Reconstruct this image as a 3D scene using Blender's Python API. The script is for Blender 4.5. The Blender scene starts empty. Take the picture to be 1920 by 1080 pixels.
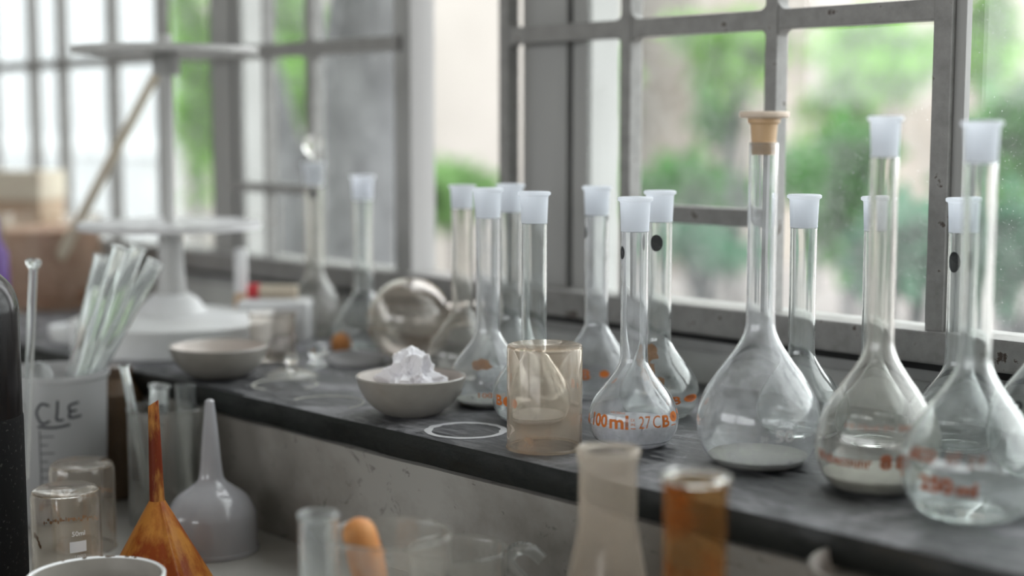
import bpy, bmesh, math, random
from mathutils import Vector, Matrix, noise
R = math.radians
PI = math.pi
scn = bpy.context.scene
COL = scn.collection

# ------------------------------------------------------------------ camera, world, light, exposure
F, CX, CY, HZ, VPX, H = 2800., 960., 540., 235., -1740., .218
PITCH = math.atan((CY-HZ)/F)
TH = math.atan((CX-VPX)/F*math.cos(PITCH))
FW = Vector((-math.cos(TH)*math.cos(PITCH), math.sin(TH)*math.cos(PITCH), -math.sin(PITCH)))
RT = Vector((math.sin(TH), math.cos(TH), 0))
UP = RT.cross(FW)
cam = bpy.data.cameras.new('camera')
cam_o = bpy.data.objects.new('camera', cam); COL.objects.link(cam_o)
cam_o.matrix_world = Matrix((( RT.x, UP.x, -FW.x, 0), (RT.y, UP.y, -FW.y, 0), (RT.z, UP.z, -FW.z, H), (0, 0, 0, 1)))
cam.sensor_width = 36; cam.lens = F/1920*36
cam.clip_start = .02; cam.clip_end = 200
cam.dof.use_dof = True; cam.dof.focus_distance = 1.035; cam.dof.aperture_fstop = 2.5
scn.camera = cam_o

w = bpy.data.worlds.new('sky'); scn.world = w; w.use_nodes = True
nt = w.node_tree; nt.nodes.clear()
wo = nt.nodes.new('ShaderNodeOutputWorld'); wb = nt.nodes.new('ShaderNodeBackground')
wb.inputs['Color'].default_value = (.96, .98, 1.0, 1); wb.inputs['Strength'].default_value = 3.8
nt.links.new(wb.outputs[0], wo.inputs[0])

def portal(name, x0, x1, z0, z1, y, inward):
    l = bpy.data.lights.new(name, 'AREA'); l.shape = 'RECTANGLE'; l.size = x1-x0; l.size_y = z1-z0
    l.cycles.is_portal = True
    o = bpy.data.objects.new(name, l); COL.objects.link(o)
    o.location = ((x0+x1)/2, y, (z0+z1)/2)
    o.rotation_euler = (R(-90) if inward < 0 else R(90), 0, 0)
portal('window_portal', -3.4, 1.6, .06, 2.05, 1.12, -1)
portal('rear_fill_portal', -3.6, 1.6, .3, 1.1, -3.06, 1)  # guides sky light through the rear opening, added as fill for the room

scn.view_settings.view_transform = 'Standard'; scn.view_settings.look = 'None'
scn.view_settings.gamma = 1; scn.view_settings.use_curve_mapping = False
scn.view_settings.exposure = 0.42
scn.cycles.max_bounces = 28; scn.cycles.transmission_bounces = 28; scn.cycles.transparent_max_bounces = 24
scn.cycles.diffuse_bounces = 5; scn.cycles.glossy_bounces = 12
scn.cycles.caustics_refractive = True; scn.cycles.caustics_reflective = True

# ------------------------------------------------------------------ measuring helpers (photo pixel + real plane -> place)
def ray(x, y): return FW + RT*((x-CX)/F) + UP*((CY-y)/F)
def on_z(x, y, z=0.):
    d = ray(x, y); t = (z-H)/d.z
    return Vector((t*d.x, t*d.y, z))
def on_y(x, y, Y):
    d = ray(x, y); t = Y/d.y
    return Vector((t*d.x, Y, H+t*d.z))
def spot(x, s, z=0.): return on_z(x, HZ+(H-z)*s, z)     # column x, s pixels per metre, resting on height z
CZ = -.115                                               # lower counter top

# ------------------------------------------------------------------ materials
def new_mat(name):
    m = bpy.data.materials.new(name); m.use_nodes = True; m.node_tree.nodes.clear()
    return m, m.node_tree
def N(t, kind, **kw):
    n = t.nodes.new(kind)
    for k, v in kw.items():
        if k in n.inputs: n.inputs[k].default_value = v
        else: setattr(n, k, v)
    return n
def ramp(t, src, stops):
    r = t.nodes.new('ShaderNodeValToRGB'); e = r.color_ramp.elements
    while len(e) < len(stops): e.new(.5)
    for i, (p, c) in enumerate(stops):
        e[i].position = p; e[i].color = c if len(c) == 4 else (*c, 1)
    t.links.new(src, r.inputs[0]); return r
def g3(v): return (v, v, v, 1)
def coords(t, scale=None):
    tc = N(t, 'ShaderNodeTexCoord')
    if scale is None: return tc.outputs['Object']
    mp = N(t, 'ShaderNodeMapping'); mp.inputs['Scale'].default_value = scale
    t.links.new(tc.outputs['Object'], mp.inputs[0]); return mp.outputs[0]
def out(t, sh):
    o = N(t, 'ShaderNodeOutputMaterial'); t.links.new(sh, o.inputs[0])
def bump(t, src, strength, dist, bsdf):
    b = N(t, 'ShaderNodeBump', Strength=strength, Distance=dist)
    t.links.new(src, b.inputs['Height']); t.links.new(b.outputs[0], bsdf.inputs['Normal'])

def solid(name, c, rough=.5, c2=None, scale=20., lo=.4, hi=.65, metallic=0., bmp=0., coat=0., sss=0., stretch=None, spec=.5):
    m, t = new_mat(name)
    p = N(t, 'ShaderNodeBsdfPrincipled'); p.inputs['Specular IOR Level'].default_value = spec; p.inputs['Base Color'].default_value = (*c, 1)
    p.inputs['Roughness'].default_value = rough; p.inputs['Metallic'].default_value = metallic
    p.inputs['Coat Weight'].default_value = coat
    if sss: p.inputs['Subsurface Weight'].default_value = sss; p.inputs['Subsurface Radius'].default_value = (.01, .01, .01)
    nz = N(t, 'ShaderNodeTexNoise', Scale=scale, Detail=6., Roughness=.6)
    t.links.new(coords(t, stretch or (1, 1, 1)), nz.inputs['Vector'])
    if c2:
        r = ramp(t, nz.outputs['Fac'], [(lo, c), (hi, c2)]); t.links.new(r.outputs[0], p.inputs['Base Color'])
    if bmp: bump(t, nz.outputs['Fac'], 1., bmp, p)
    out(t, p.outputs[0]); return m

def glass(name, tint=(1, 1, 1), dirt=.06, dcol=(.85, .88, .9), rough=0., scale=60., lo=.3, hi=.75, base=0., stain=None, ior=1.47):
    """clear glass carrying a dusty film; stain = (colour, lo, hi, scale)"""
    m, t = new_mat(name)
    g = N(t, 'ShaderNodeBsdfGlass', Roughness=rough, IOR=ior); g.inputs['Color'].default_value = (*tint, 1)
    d = N(t, 'ShaderNodeBsdfDiffuse'); tr = N(t, 'ShaderNodeBsdfTranslucent')
    for n in (d, tr): n.inputs['Color'].default_value = (*dcol, 1)
    md = N(t, 'ShaderNodeMixShader', Fac=.5); t.links.new(d.outputs[0], md.inputs[1]); t.links.new(tr.outputs[0], md.inputs[2])
    co = coords(t)
    nz = N(t, 'ShaderNodeTexNoise', Scale=scale, Detail=8., Roughness=.7); t.links.new(co, nz.inputs['Vector'])
    r = ramp(t, nz.outputs['Fac'], [(lo, g3(base)), (hi, g3(base+dirt))])
    mx = N(t, 'ShaderNodeMixShader'); t.links.new(r.outputs[0], mx.inputs[0])
    t.links.new(g.outputs[0], mx.inputs[1]); t.links.new(md.outputs[0], mx.inputs[2])
    sh = mx.outputs[0]
    if stain:
        sc_, slo, shi, ssc = stain
        n2 = N(t, 'ShaderNodeTexNoise', Scale=ssc, Detail=4., Roughness=.6); t.links.new(co, n2.inputs['Vector'])
        r2 = ramp(t, n2.outputs['Fac'], [(slo, g3(0)), (shi, g3(.85))])
        d2 = N(t, 'ShaderNodeBsdfDiffuse'); t2 = N(t, 'ShaderNodeBsdfTranslucent')
        for n in (d2, t2): n.inputs['Color'].default_value = (*sc_, 1)
        m2 = N(t, 'ShaderNodeMixShader', Fac=.6); t.links.new(d2.outputs[0], m2.inputs[1]); t.links.new(t2.outputs[0], m2.inputs[2])
        m3 = N(t, 'ShaderNodeMixShader'); t.links.new(r2.outputs[0], m3.inputs[0])
        t.links.new(sh, m3.inputs[1]); t.links.new(m2.outputs[0], m3.inputs[2]); sh = m3.outputs[0]
    out(t, sh); return m

def frosted(name, c, fac=.5, rough=.35, trans=.6):
    m, t = new_mat(name)
    g = N(t, 'ShaderNodeBsdfGlass', Roughness=rough, IOR=1.3); g.inputs['Color'].default_value = (*c, 1)
    d = N(t, 'ShaderNodeBsdfDiffuse'); tr = N(t, 'ShaderNodeBsdfTranslucent')
    for n in (d, tr): n.inputs['Color'].default_value = (*c, 1)
    md = N(t, 'ShaderNodeMixShader', Fac=trans); t.links.new(d.outputs[0], md.inputs[1]); t.links.new(tr.outputs[0], md.inputs[2])
    mx = N(t, 'ShaderNodeMixShader', Fac=fac); t.links.new(g.outputs[0], mx.inputs[1]); t.links.new(md.outputs[0], mx.inputs[2])
    out(t, mx.outputs[0]); return m

def pane_mat():
    m, t = new_mat('window_glass')
    tr = N(t, 'ShaderNodeBsdfTransparent'); tr.inputs['Color'].default_value = (.97, .985, .975, 1)
    gl = N(t, 'ShaderNodeBsdfGlossy', Roughness=.02); lw = N(t, 'ShaderNodeLayerWeight', Blend=.5)
    pw = N(t, 'ShaderNodeMath', operation='POWER'); t.links.new(lw.outputs['Facing'], pw.inputs[0]); pw.inputs[1].default_value = 4.5
    fr = N(t, 'ShaderNodeMath', operation='MULTIPLY_ADD'); t.links.new(pw.outputs[0], fr.inputs[0]); fr.inputs[1].default_value = .8; fr.inputs[2].default_value = .035
    m1 = N(t, 'ShaderNodeMixShader'); t.links.new(fr.outputs[0], m1.inputs[0]); t.links.new(tr.outputs[0], m1.inputs[1]); t.links.new(gl.outputs[0], m1.inputs[2])
    d = N(t, 'ShaderNodeBsdfTranslucent'); d.inputs['Color'].default_value = (.85, .88, .86, 1)
    co = coords(t)
    nz = N(t, 'ShaderNodeTexNoise', Scale=18., Detail=6., Roughness=.65); t.links.new(co, nz.inputs['Vector'])
    r = ramp(t, nz.outputs['Fac'], [(.35, g3(.015)), (.75, g3(.07))])
    n2 = N(t, 'ShaderNodeTexNoise', Scale=620., Detail=2., Roughness=.5); t.links.new(co, n2.inputs['Vector'])
    r2 = ramp(t, n2.outputs['Fac'], [(.66, g3(0)), (.73, g3(.3))])
    ad = N(t, 'ShaderNodeMath', operation='MAXIMUM'); t.links.new(r.outputs[0], ad.inputs[0]); t.links.new(r2.outputs[0], ad.inputs[1])
    m2 = N(t, 'ShaderNodeMixShader'); t.links.new(ad.outputs[0], m2.inputs[0]); t.links.new(m1.outputs[0], m2.inputs[1]); t.links.new(d.outputs[0], m2.inputs[2])
    out(t, m2.outputs[0]); return m

def powder_mat():
    m, t = new_mat('white_powder')
    d = N(t, 'ShaderNodeBsdfDiffuse'); tr = N(t, 'ShaderNodeBsdfTranslucent')
    nz = N(t, 'ShaderNodeTexNoise', Scale=90., Detail=5.); t.links.new(coords(t), nz.inputs['Vector'])
    r = ramp(t, nz.outputs['Fac'], [(.4, (.98, .98, .99)), (.65, (.90, .90, .94))])
    for n in (d, tr): t.links.new(r.outputs[0], n.inputs['Color'])
    mx = N(t, 'ShaderNodeMixShader', Fac=.5); t.links.new(d.outputs[0], mx.inputs[1]); t.links.new(tr.outputs[0], mx.inputs[2])
    out(t, mx.outputs[0]); return m

def ledge_mat():
    m, t = new_mat('black_stone')
    p = N(t, 'ShaderNodeBsdfPrincipled'); p.inputs['Specular IOR Level'].default_value = .32; co = coords(t)
    a = N(t, 'ShaderNodeTexNoise', Scale=7., Detail=9., Roughness=.68, Distortion=.6); t.links.new(co, a.inputs['Vector'])
    b = N(t, 'ShaderNodeTexNoise', Scale=1., Detail=8., Roughness=.7); t.links.new(coords(t, (30, 130, 60)), b.inputs['Vector'])
    r = ramp(t, a.outputs['Fac'], [(.40, (.010, .012, .013)), (.50, (.05, .052, .058)), (.58, (.26, .26, .28))])
    r2 = ramp(t, b.outputs['Fac'], [(.46, (.012, .013, .015)), (.58, (.36, .36, .37))])
    mx = N(t, 'ShaderNodeMix', data_type='RGBA'); mx.inputs[0].default_value = .38
    t.links.new(r.outputs[0], mx.inputs[6]); t.links.new(r2.outputs[0], mx.inputs[7])
    # the broken front face stays dark, only the worn top carries dust
    sx = N(t, 'ShaderNodeSeparateXYZ'); t.links.new(N(t, 'ShaderNodeNewGeometry').outputs['Normal'], sx.inputs[0])
    r3 = ramp(t, sx.outputs['Z'], [(.55, g3(0)), (.9, g3(1))])
    m2 = N(t, 'ShaderNodeMix', data_type='RGBA'); t.links.new(r3.outputs[0], m2.inputs[0])
    m2.inputs[6].default_value = (.006, .008, .007, 1); t.links.new(mx.outputs[2], m2.inputs[7])
    t.links.new(m2.outputs[2], p.inputs['Base Color']); p.inputs['Roughness'].default_value = .48
    rr = ramp(t, b.outputs['Fac'], [(.4, g3(.28)), (.62, g3(.7))]); t.links.new(rr.outputs[0], p.inputs['Roughness'])
    bump(t, b.outputs['Fac'], .7, .0012, p); out(t, p.outputs[0]); return m

def plaster_mat(name, c1, c2, crack=.35):
    m, t = new_mat(name)
    p = N(t, 'ShaderNodeBsdfPrincipled', Roughness=.8); co = coords(t)
    a = N(t, 'ShaderNodeTexNoise', Scale=5., Detail=8., Roughness=.62); t.links.new(co, a.inputs['Vector'])
    r = ramp(t, a.outputs['Fac'], [(.40, c2), (.56, c1)])
    n2 = N(t, 'ShaderNodeTexNoise', Scale=55., Detail=6., Roughness=.7, Distortion=1.2); t.links.new(co, n2.inputs['Vector'])
    k = ramp(t, n2.outputs['Fac'], [(.60, g3(0)), (.67, g3(crack))])
    mx = N(t, 'ShaderNodeMix', data_type='RGBA'); t.links.new(k.outputs[0], mx.inputs[0])
    t.links.new(r.outputs[0], mx.inputs[6]); mx.inputs[7].default_value = (.06, .055, .05, 1)
    t.links.new(mx.outputs[2], p.inputs['Base Color'])
    bump(t, a.outputs['Fac'], .5, .004, p); out(t, p.outputs[0]); return m

def painted_steel():
    m, t = new_mat('painted_steel')
    p = N(t, 'ShaderNodeBsdfPrincipled', Roughness=.5); co = coords(t)
    a = N(t, 'ShaderNodeTexNoise', Scale=70., Detail=6., Roughness=.65); t.links.new(co, a.inputs['Vector'])
    r = ramp(t, a.outputs['Fac'], [(.3, (.20, .196, .188)), (.63, (.29, .285, .275)), (.67, (.06, .04, .03))])
    t.links.new(r.outputs[0], p.inputs['Base Color']); bump(t, a.outputs['Fac'], .5, .0006, p)
    out(t, p.outputs[0]); return m

def leaf_mat(name, c):
    m, t = new_mat(name)
    d = N(t, 'ShaderNodeBsdfDiffuse'); tr = N(t, 'ShaderNodeBsdfTranslucent')
    gi = N(t, 'ShaderNodeTexNoise', Scale=6.); t.links.new(coords(t), gi.inputs['Vector'])
    r = ramp(t, gi.outputs['Fac'], [(.35, tuple(v*.6 for v in c)), (.7, tuple(min(1, v*1.5) for v in c))])
    t.links.new(r.outputs[0], d.inputs[0]); t.links.new(r.outputs[0], tr.inputs[0])
    mx = N(t, 'ShaderNodeMixShader', Fac=.45); t.links.new(d.outputs[0], mx.inputs[1]); t.links.new(tr.outputs[0], mx.inputs[2])
    out(t, mx.outputs[0]); return m

M = dict(
    clear=glass('flask_glass', (.985, .995, .99), dirt=.14, base=.01, scale=55, lo=.42, hi=.72),
    dusty=glass('dusty_glass', (.985, .99, .99), dirt=.26, base=.035, dcol=(.86, .87, .90), scale=38, lo=.42, hi=.66),
    clean=glass('tube_glass', (.98, .99, .985), dirt=.12, base=.03, scale=60),
    haze=glass('hazy_glass', (.98, .978, .968), dirt=.17, base=.03, dcol=(.78, .77, .73), scale=28, lo=.42, hi=.66),
    amber_film=glass('tan_film_glass', (.992, .978, .96), dirt=.09, base=.012, dcol=(.80, .70, .58), scale=26, stain=((.60, .34, .18), .60, .85, 30.)),
    tan=glass('tan_plastic', (.995, .965, .93), dirt=.15, base=.06, dcol=(.80, .71, .60), rough=.0, scale=30, ior=1.35, stain=((.74, .50, .33), .56, .90, 22.)),
    milky=glass('milky_glass', (.99, .965, .93), dirt=.16, base=.13, dcol=(.66, .60, .53), rough=.04, scale=20, ior=1.3),
    brown=glass('brown_stained_glass', (.955, .85, .68), dirt=.16, base=.03, dcol=(.36, .20, .09), rough=.02, scale=25, ior=1.3, stain=((.26, .085, .02), .50, .68, 34.)),
    frost=frosted('ground_glass', (.92, .94, .97), fac=.72, trans=.55),
    hdpe=frosted('translucent_plastic', (.72, .72, .72), fac=.72, rough=.5, trans=.6),
    porcelain=solid('porcelain', (.33, .31, .28), .35, (.25, .235, .21), 18, coat=.3, bmp=.0004),
    porcelain_in=solid('glazed_inside', (.62, .57, .53), .3, (.54, .48, .44), 20),
    white=solid('white_plastic', (.80, .81, .82), .4, (.70, .71, .70), 14),
    white_funnel=solid('white_glaze', (.42, .42, .445), .2, (.36, .36, .38), 12, coat=.6, sss=.2),
    powder=powder_mat(),
    stand=solid('stand_plastic', (.50, .50, .49), .45, (.42, .42, .41), 10),
    stand_white=solid('stand_disc', (.66, .66, .67), .4, (.58, .58, .58), 10),
    paper=solid('tissue_paper', (.88, .87, .90), .9, (.80, .79, .83), 60, bmp=.0005, sss=.2),
    print=solid('orange_print', (.62, .16, .015), .6),
    print_brown=solid('brown_print', (.36, .085, .02), .7, (.22, .06, .02), 200),
    etched=solid('etched_white', (.75, .75, .76), .8),
    black=solid('black_mark', (.02, .025, .028), .5),
    ink=solid('marker_ink', (.035, .035, .045), .6),
    ledge=ledge_mat(),
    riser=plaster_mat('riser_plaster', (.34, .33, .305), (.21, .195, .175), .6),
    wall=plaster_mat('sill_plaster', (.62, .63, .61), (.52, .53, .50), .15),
    room=solid('room_paint', (.52, .51, .48), .8, (.44, .43, .40), 3),
    counter=solid('counter_top', (.42, .415, .39), .4, (.29, .28, .26), 9, bmp=.0005),
    cabinet=solid('cabinet_paint', (.34, .33, .30), .6, (.28, .27, .25), 5),
    floor=solid('floor_concrete', (.30, .29, .27), .7, (.24, .23, .21), 4),
    steel=painted_steel(), pane=pane_mat(),
    timber=solid('grey_painted_timber', (.38, .38, .37), .6, (.30, .30, .29), 14, stretch=(1, 1, .1)),
    dark=solid('dark_joint', (.02, .02, .02), .9),
    bakelite=solid('black_glass', (.006, .005, .005), .22, (.016, .012, .010), 150, lo=.55, hi=.75, spec=.35),
    label_black=solid('dusty_black', (.004, .004, .004), .8, (.05, .05, .045), 300, lo=.60, hi=.70, spec=.12),
    beige=solid('beige_plastic', (.62, .42, .24), .45, (.55, .36, .20), 30),
    beige_light=solid('beige_disc', (.70, .58, .47), .5, (.62, .50, .40), 30),
    orange=solid('orange_stained_plastic', (.74, .34, .06), .45, (.40, .075, .008), 42, lo=.45, hi=.60, stretch=(1, 1, .35), sss=.15),
    orange_dark=solid('dark_rust_stain', (.26, .035, .006), .5, (.74, .36, .08), 48, lo=.45, hi=.55, stretch=(1, 1, .3), sss=.1),
    rubber=solid('orange_rubber', (.62, .28, .09), .6, (.50, .18, .05), 40),
    cream=solid('cream_plastic', (.62, .56, .44), .5, (.55, .46, .36), 30),
    card=solid('cardboard', (.52, .40, .29), .8, (.40, .25, .16), 16),
    fill=solid('brown_dried_residue', (.60, .43, .34), .8, (.46, .28, .19), 22, bmp=.002),
    rust=solid('brown_deposit', (.48, .24, .10), .9, (.34, .16, .07), 90),
    purple=solid('purple_plastic', (.10, .03, .22), .45),
    red=solid('red_plastic', (.60, .04, .05), .5),
    brownglass=solid('brown_bottle', (.10, .06, .03), .25, (.16, .10, .06), 20, coat=.4),
    residue=solid('pale_residue', (.50, .50, .45), .9, (.42, .42, .38), 60),
    bark=solid('bark', (.10, .10, .108), .9, (.06, .06, .065), 14, bmp=.01, stretch=(1, 1, .2)),
    bldg=solid('whitewash', (.385, .40, .41), .85, (.345, .36, .37), 2),
    bldg2=solid('cream_render', (.33, .285, .245), .85, (.23, .20, .172), 1.2, lo=.45, hi=.6),
    bldg3=solid('cream_side', (.40, .375, .345), .85, (.34, .32, .29), 1.5),
    band=solid('painted_band', (.50, .52, .53), .8),
    paving=solid('pale_paving', (.30, .262, .252), .9, (.22, .20, .193), 2.5),
    leaf_a=leaf_mat('yellow_green_leaf', (.17, .36, .055)),
    leaf_d=leaf_mat('pale_green_leaf', (.20, .34, .14)),
    leaf_b=leaf_mat('mid_green_leaf', (.065, .22, .04)),
    leaf_c=leaf_mat('blue_green_leaf', (.08, .20, .12)),
)

# ------------------------------------------------------------------ object helpers
def link(name, data, parent=None, mat=None):
    o = bpy.data.objects.new(name, data); COL.objects.link(o)
    if parent: o.parent = parent
    if mat and not data.materials: data.materials.append(M[mat])
    return o
def thing(name, label, cat, loc, rotz=0., group=None, kind=None):
    o = bpy.data.objects.new(name, None); COL.objects.link(o); o.empty_display_size = .02
    o.location = loc; o.rotation_euler = (0, 0, rotz)
    if label: o['label'] = label
    if cat: o['category'] = cat
    if group: o['group'] = group
    if kind: o['kind'] = kind
    return o
def tag(o, label, cat, group=None):
    o['label'] = label; o['category'] = cat
    if group: o['group'] = group
    return o
def finish(bm, name, smooth=True, angle=38):
    bmesh.ops.recalc_face_normals(bm, faces=bm.faces)
    if smooth:
        for f in bm.faces: f.smooth = True
        for e in bm.edges:
            if len(e.link_faces) == 2 and e.calc_face_angle(0) > R(angle): e.smooth = False
    me = bpy.data.meshes.new(name); bm.to_mesh(me); bm.free(); return me
def add_lathe(bm, prof, seg=48, closed=False, mat=None, xf=None):
    rings = []
    for r, z in prof:
        if r < 1e-6: vs = [bm.verts.new((0, 0, z))]
        else: vs = [bm.verts.new((r*math.cos(2*PI*i/seg), r*math.sin(2*PI*i/seg), z)) for i in range(seg)]
        rings.append(vs)
    pairs = list(zip(rings, rings[1:])) + ([(rings[-1], rings[0])] if closed else [])
    for a, b in pairs:
        for i in range(seg):
            j = (i+1) % seg
            if len(a) == 1 and len(b) == 1: continue
            if len(a) == 1: bm.faces.new((a[0], b[i], b[j]))
            elif len(b) == 1: bm.faces.new((a[i], a[j], b[0]))
            else: bm.faces.new((a[i], a[j], b[j], b[i]))
    if xf is not None: bmesh.ops.transform(bm, matrix=xf, verts=[v for r_ in rings for v in r_])
def lathe(name, prof, seg=48, closed=False, xf=None, angle=38):
    bm = bmesh.new(); add_lathe(bm, prof, seg, closed, xf=xf); return finish(bm, name, angle=angle)
def add_box(bm, x0, x1, y0, y1, z0, z1, bev=0.):
    g = bmesh.ops.create_cube(bm, size=1)
    for v in g['verts']:
        v.co = Vector(((x0+x1)/2+v.co.x*(x1-x0), (y0+y1)/2+v.co.y*(y1-y0), (z0+z1)/2+v.co.z*(z1-z0)))
    if bev:
        es = list({e for v in g['verts'] for e in v.link_edges})
        bmesh.ops.bevel(bm, geom=es, offset=bev, segments=2, affect='EDGES', profile=.6)
def box(name, x0, x1, y0, y1, z0, z1, bev=0.):
    bm = bmesh.new(); add_box(bm, x0, x1, y0, y1, z0, z1, bev); return finish(bm, name, smooth=False)
def crom(pts, n=5):
    """Catmull-Rom through points"""
    P = [pts[0]] + list(pts) + [pts[-1]]; o = []
    for i in range(1, len(P)-2):
        p0, p1, p2, p3 = P[i-1:i+3]
        for k in range(n):
            t = k/n
            o.append(tuple(.5*(2*b+(c-a)*t+(2*a-5*b+4*c-d)*t*t+(3*b-a-3*c+d)*t**3) for a, b, c, d in zip(p0, p1, p2, p3)))
    o.append(tuple(pts[-1])); return o
def add_tube(bm, a, b, ra, rb=None, seg=14, cap=True):
    a, b = Vector(a), Vector(b); rb = ra if rb is None else rb
    q = (b-a).to_track_quat('Z', 'Y'); L = (b-a).length
    mtx = Matrix.Translation(a) @ q.to_matrix().to_4x4()
    prof = [(ra, 0), (rb, L)]
    if cap: prof = [(0, 0)] + prof + [(0, L)]
    add_lathe(bm, prof, seg, xf=mtx)
def tube(name, a, b, ra, rb=None, seg=14):
    bm = bmesh.new(); add_tube(bm, a, b, ra, rb, seg); return finish(bm, name)
def shell(outer, wall, bottom, lip=True):
    """outer profile bottom-centre -> rim; returns closed hollow profile"""
    inner = []
    zb = outer[0][1]+bottom
    for r, z in outer:
        if z > zb and r > wall*1.3: inner.append((r-wall, z))
    inner = [(p[0], p[1]) for p in inner]
    rim_z = outer[-1][1]; ro = outer[-1][0]
    inner[-1] = (ro-wall*.8, rim_z-.0001)
    r0 = inner[0][0]
    return list(outer) + [(ro-wall*.3, rim_z+wall*.35)] + inner[::-1] + [(r0*.9, zb+.0003), (0, zb)]

# ------------------------------------------------------------------ writing wrapped on round glass
_tc = {}
def text_mesh(s, bold):
    k = (s, bold)
    if k in _tc: return _tc[k]
    cu = bpy.data.curves.new('t', 'FONT'); cu.body = s; cu.size = 1; cu.offset = bold; cu.resolution_u = 3
    o = bpy.data.objects.new('t', cu); COL.objects.link(o)
    dg = bpy.context.evaluated_depsgraph_get(); me = bpy.data.meshes.new_from_object(o.evaluated_get(dg))
    vs = [v.co.copy() for v in me.vertices]; fs = [tuple(p.vertices) for p in me.polygons]
    COL.objects.unlink(o); bpy.data.objects.remove(o); bpy.data.curves.remove(cu); bpy.data.meshes.remove(me)
    x0 = min(v.x for v in vs); x1 = max(v.x for v in vs); y0 = min(v.y for v in vs); y1 = max(v.y for v in vs)
    vs = [((v.x-x0)/(x1-x0), (v.y-y0)/(y1-y0)) for v in vs]
    _tc[k] = (vs, fs); return _tc[k]
def rad_at(prof, z):
    for (r0, z0), (r1, z1) in zip(prof, prof[1:]):
        if z0 <= z <= z1 and z1 > z0: return r0+(r1-r0)*(z-z0)/(z1-z0)
    return prof[-1][0]
def wrap_add(bm, vs, fs, prof, az, p0, p1, z0, z1, eps=.00025):
    bv = []
    for u_, v_ in vs:
        a = az + R(p0+(p1-p0)*u_); z = z0+(z1-z0)*v_; r = rad_at(prof, z)+eps
        bv.append(bm.verts.new((r*math.cos(a), r*math.sin(a), z)))
    for f in fs:
        try: bm.faces.new([bv[i] for i in f])
        except ValueError: pass
def wrap_texts(name, prof, az, items):
    """items: (text or 'dot'/'bar', phi0, phi1, z0, z1, bold)"""
    bm = bmesh.new()
    for s, p0, p1, z0, z1, b in items:
        if s == 'dot':
            vs = [(.5+.5*math.cos(k*PI/8), .5+.5*math.sin(k*PI/8)) for k in range(16)]; fs = [tuple(range(16))]
        elif s == 'bar':
            n = 12; vs = [(k/n, j) for j in (0, 1) for k in range(n+1)]; fs = [(k, k+1, n+2+k, n+1+k) for k in range(n)]
        else: vs, fs = text_mesh(s, b)
        wrap_add(bm, vs, fs, prof, az, p0, p1, z0, z1)
    me = bpy.data.meshes.new(name); bm.to_mesh(me); bm.free(); return me
def strokes_mesh(name, prof, az, strokes, wdt=.0012, eps=.0004):
    """strokes in metres: x along the arc, z up; flat ribbons laid on the surface"""
    bm = bmesh.new()
    for st in strokes:
        st = crom(st, 4) if len(st) > 2 else st
        for (xa, za), (xb, zb) in zip(st, st[1:]):
            d = Vector((xb-xa, zb-za)); L = d.length or 1e-6; n = Vector((-d.y, d.x))/L*wdt/2; e = d/L*wdt*.25
            q = []
            for x, z in ((xa-n.x-e.x, za-n.y-e.y), (xb-n.x+e.x, zb-n.y+e.y), (xb+n.x+e.x, zb+n.y+e.y), (xa+n.x-e.x, za+n.y-e.y)):
                r = rad_at(prof, z)+eps; a = az+x/r
                q.append(bm.verts.new((r*math.cos(a), r*math.sin(a), z)))
            bm.faces.new(q)
    me = bpy.data.meshes.new(name); bm.to_mesh(me); bm.free(); return me
def az_cam(p): return math.atan2(-p.y, -p.x)

# ------------------------------------------------------------------ SETTING: room shell
def struct(name, me, mat, label=None):
    o = link(name, me, None, mat); o['kind'] = 'structure'
    if label: o['label'] = label
    return o
X0, X1, Y0, Y1, ZF, ZC = -4.2, 2.2, -3.0, .984, -.95, 2.4
LF = .672                                   # ledge front
struct('floor', box('floor', X0, X1, Y0, Y1+.2, ZF-.1, ZF), 'floor')
struct('ceiling', box('ceiling', X0-.1, X1+.1, Y0-.1, Y1+.3, ZC, ZC+.1), 'room')
struct('wall_left', box('wall_left', X0-.15, X0, Y0-.1, Y1+.16, ZF, ZC), 'room')
struct('wall_right', box('wall_right', X1, X1+.15, Y0-.1, Y1+.16, ZF, ZC), 'room')
bm = bmesh.new()                            # rear wall; its long unseen opening is added to let in fill light
add_box(bm, X0, X1, Y0-.12, Y0, ZF, .3); add_box(bm, X0, X1, Y0-.12, Y0, 1.1, ZC)
add_box(bm, X0, -3.6, Y0-.12, Y0, .3, 1.1); add_box(bm, 1.6, X1, Y0-.12, Y0, .3, 1.1); add_box(bm, -1.1, -.9, Y0-.12, Y0, .3, 1.1)
struct('wall_back', finish(bm, 'wall_back', False), 'room')
bm = bmesh.new()                            # window wall
add_box(bm, X0, X1, Y1+.002, Y1+.15, ZF, .030); add_box(bm, X0, X1, Y1, Y1+.15, 2.05, ZC)
add_box(bm, X0, -3.4, Y1, Y1+.15, .03, 2.05); add_box(bm, 1.6, X1, Y1, Y1+.15, .03, 2.05)
struct('wall_front', finish(bm, 'wall_front', False), 'wall')
struct('trim_1', box('sill_board', -3.4, 1.6, Y1-.006, Y1+.12, .0285, .0385, .0015), 'timber')

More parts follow.
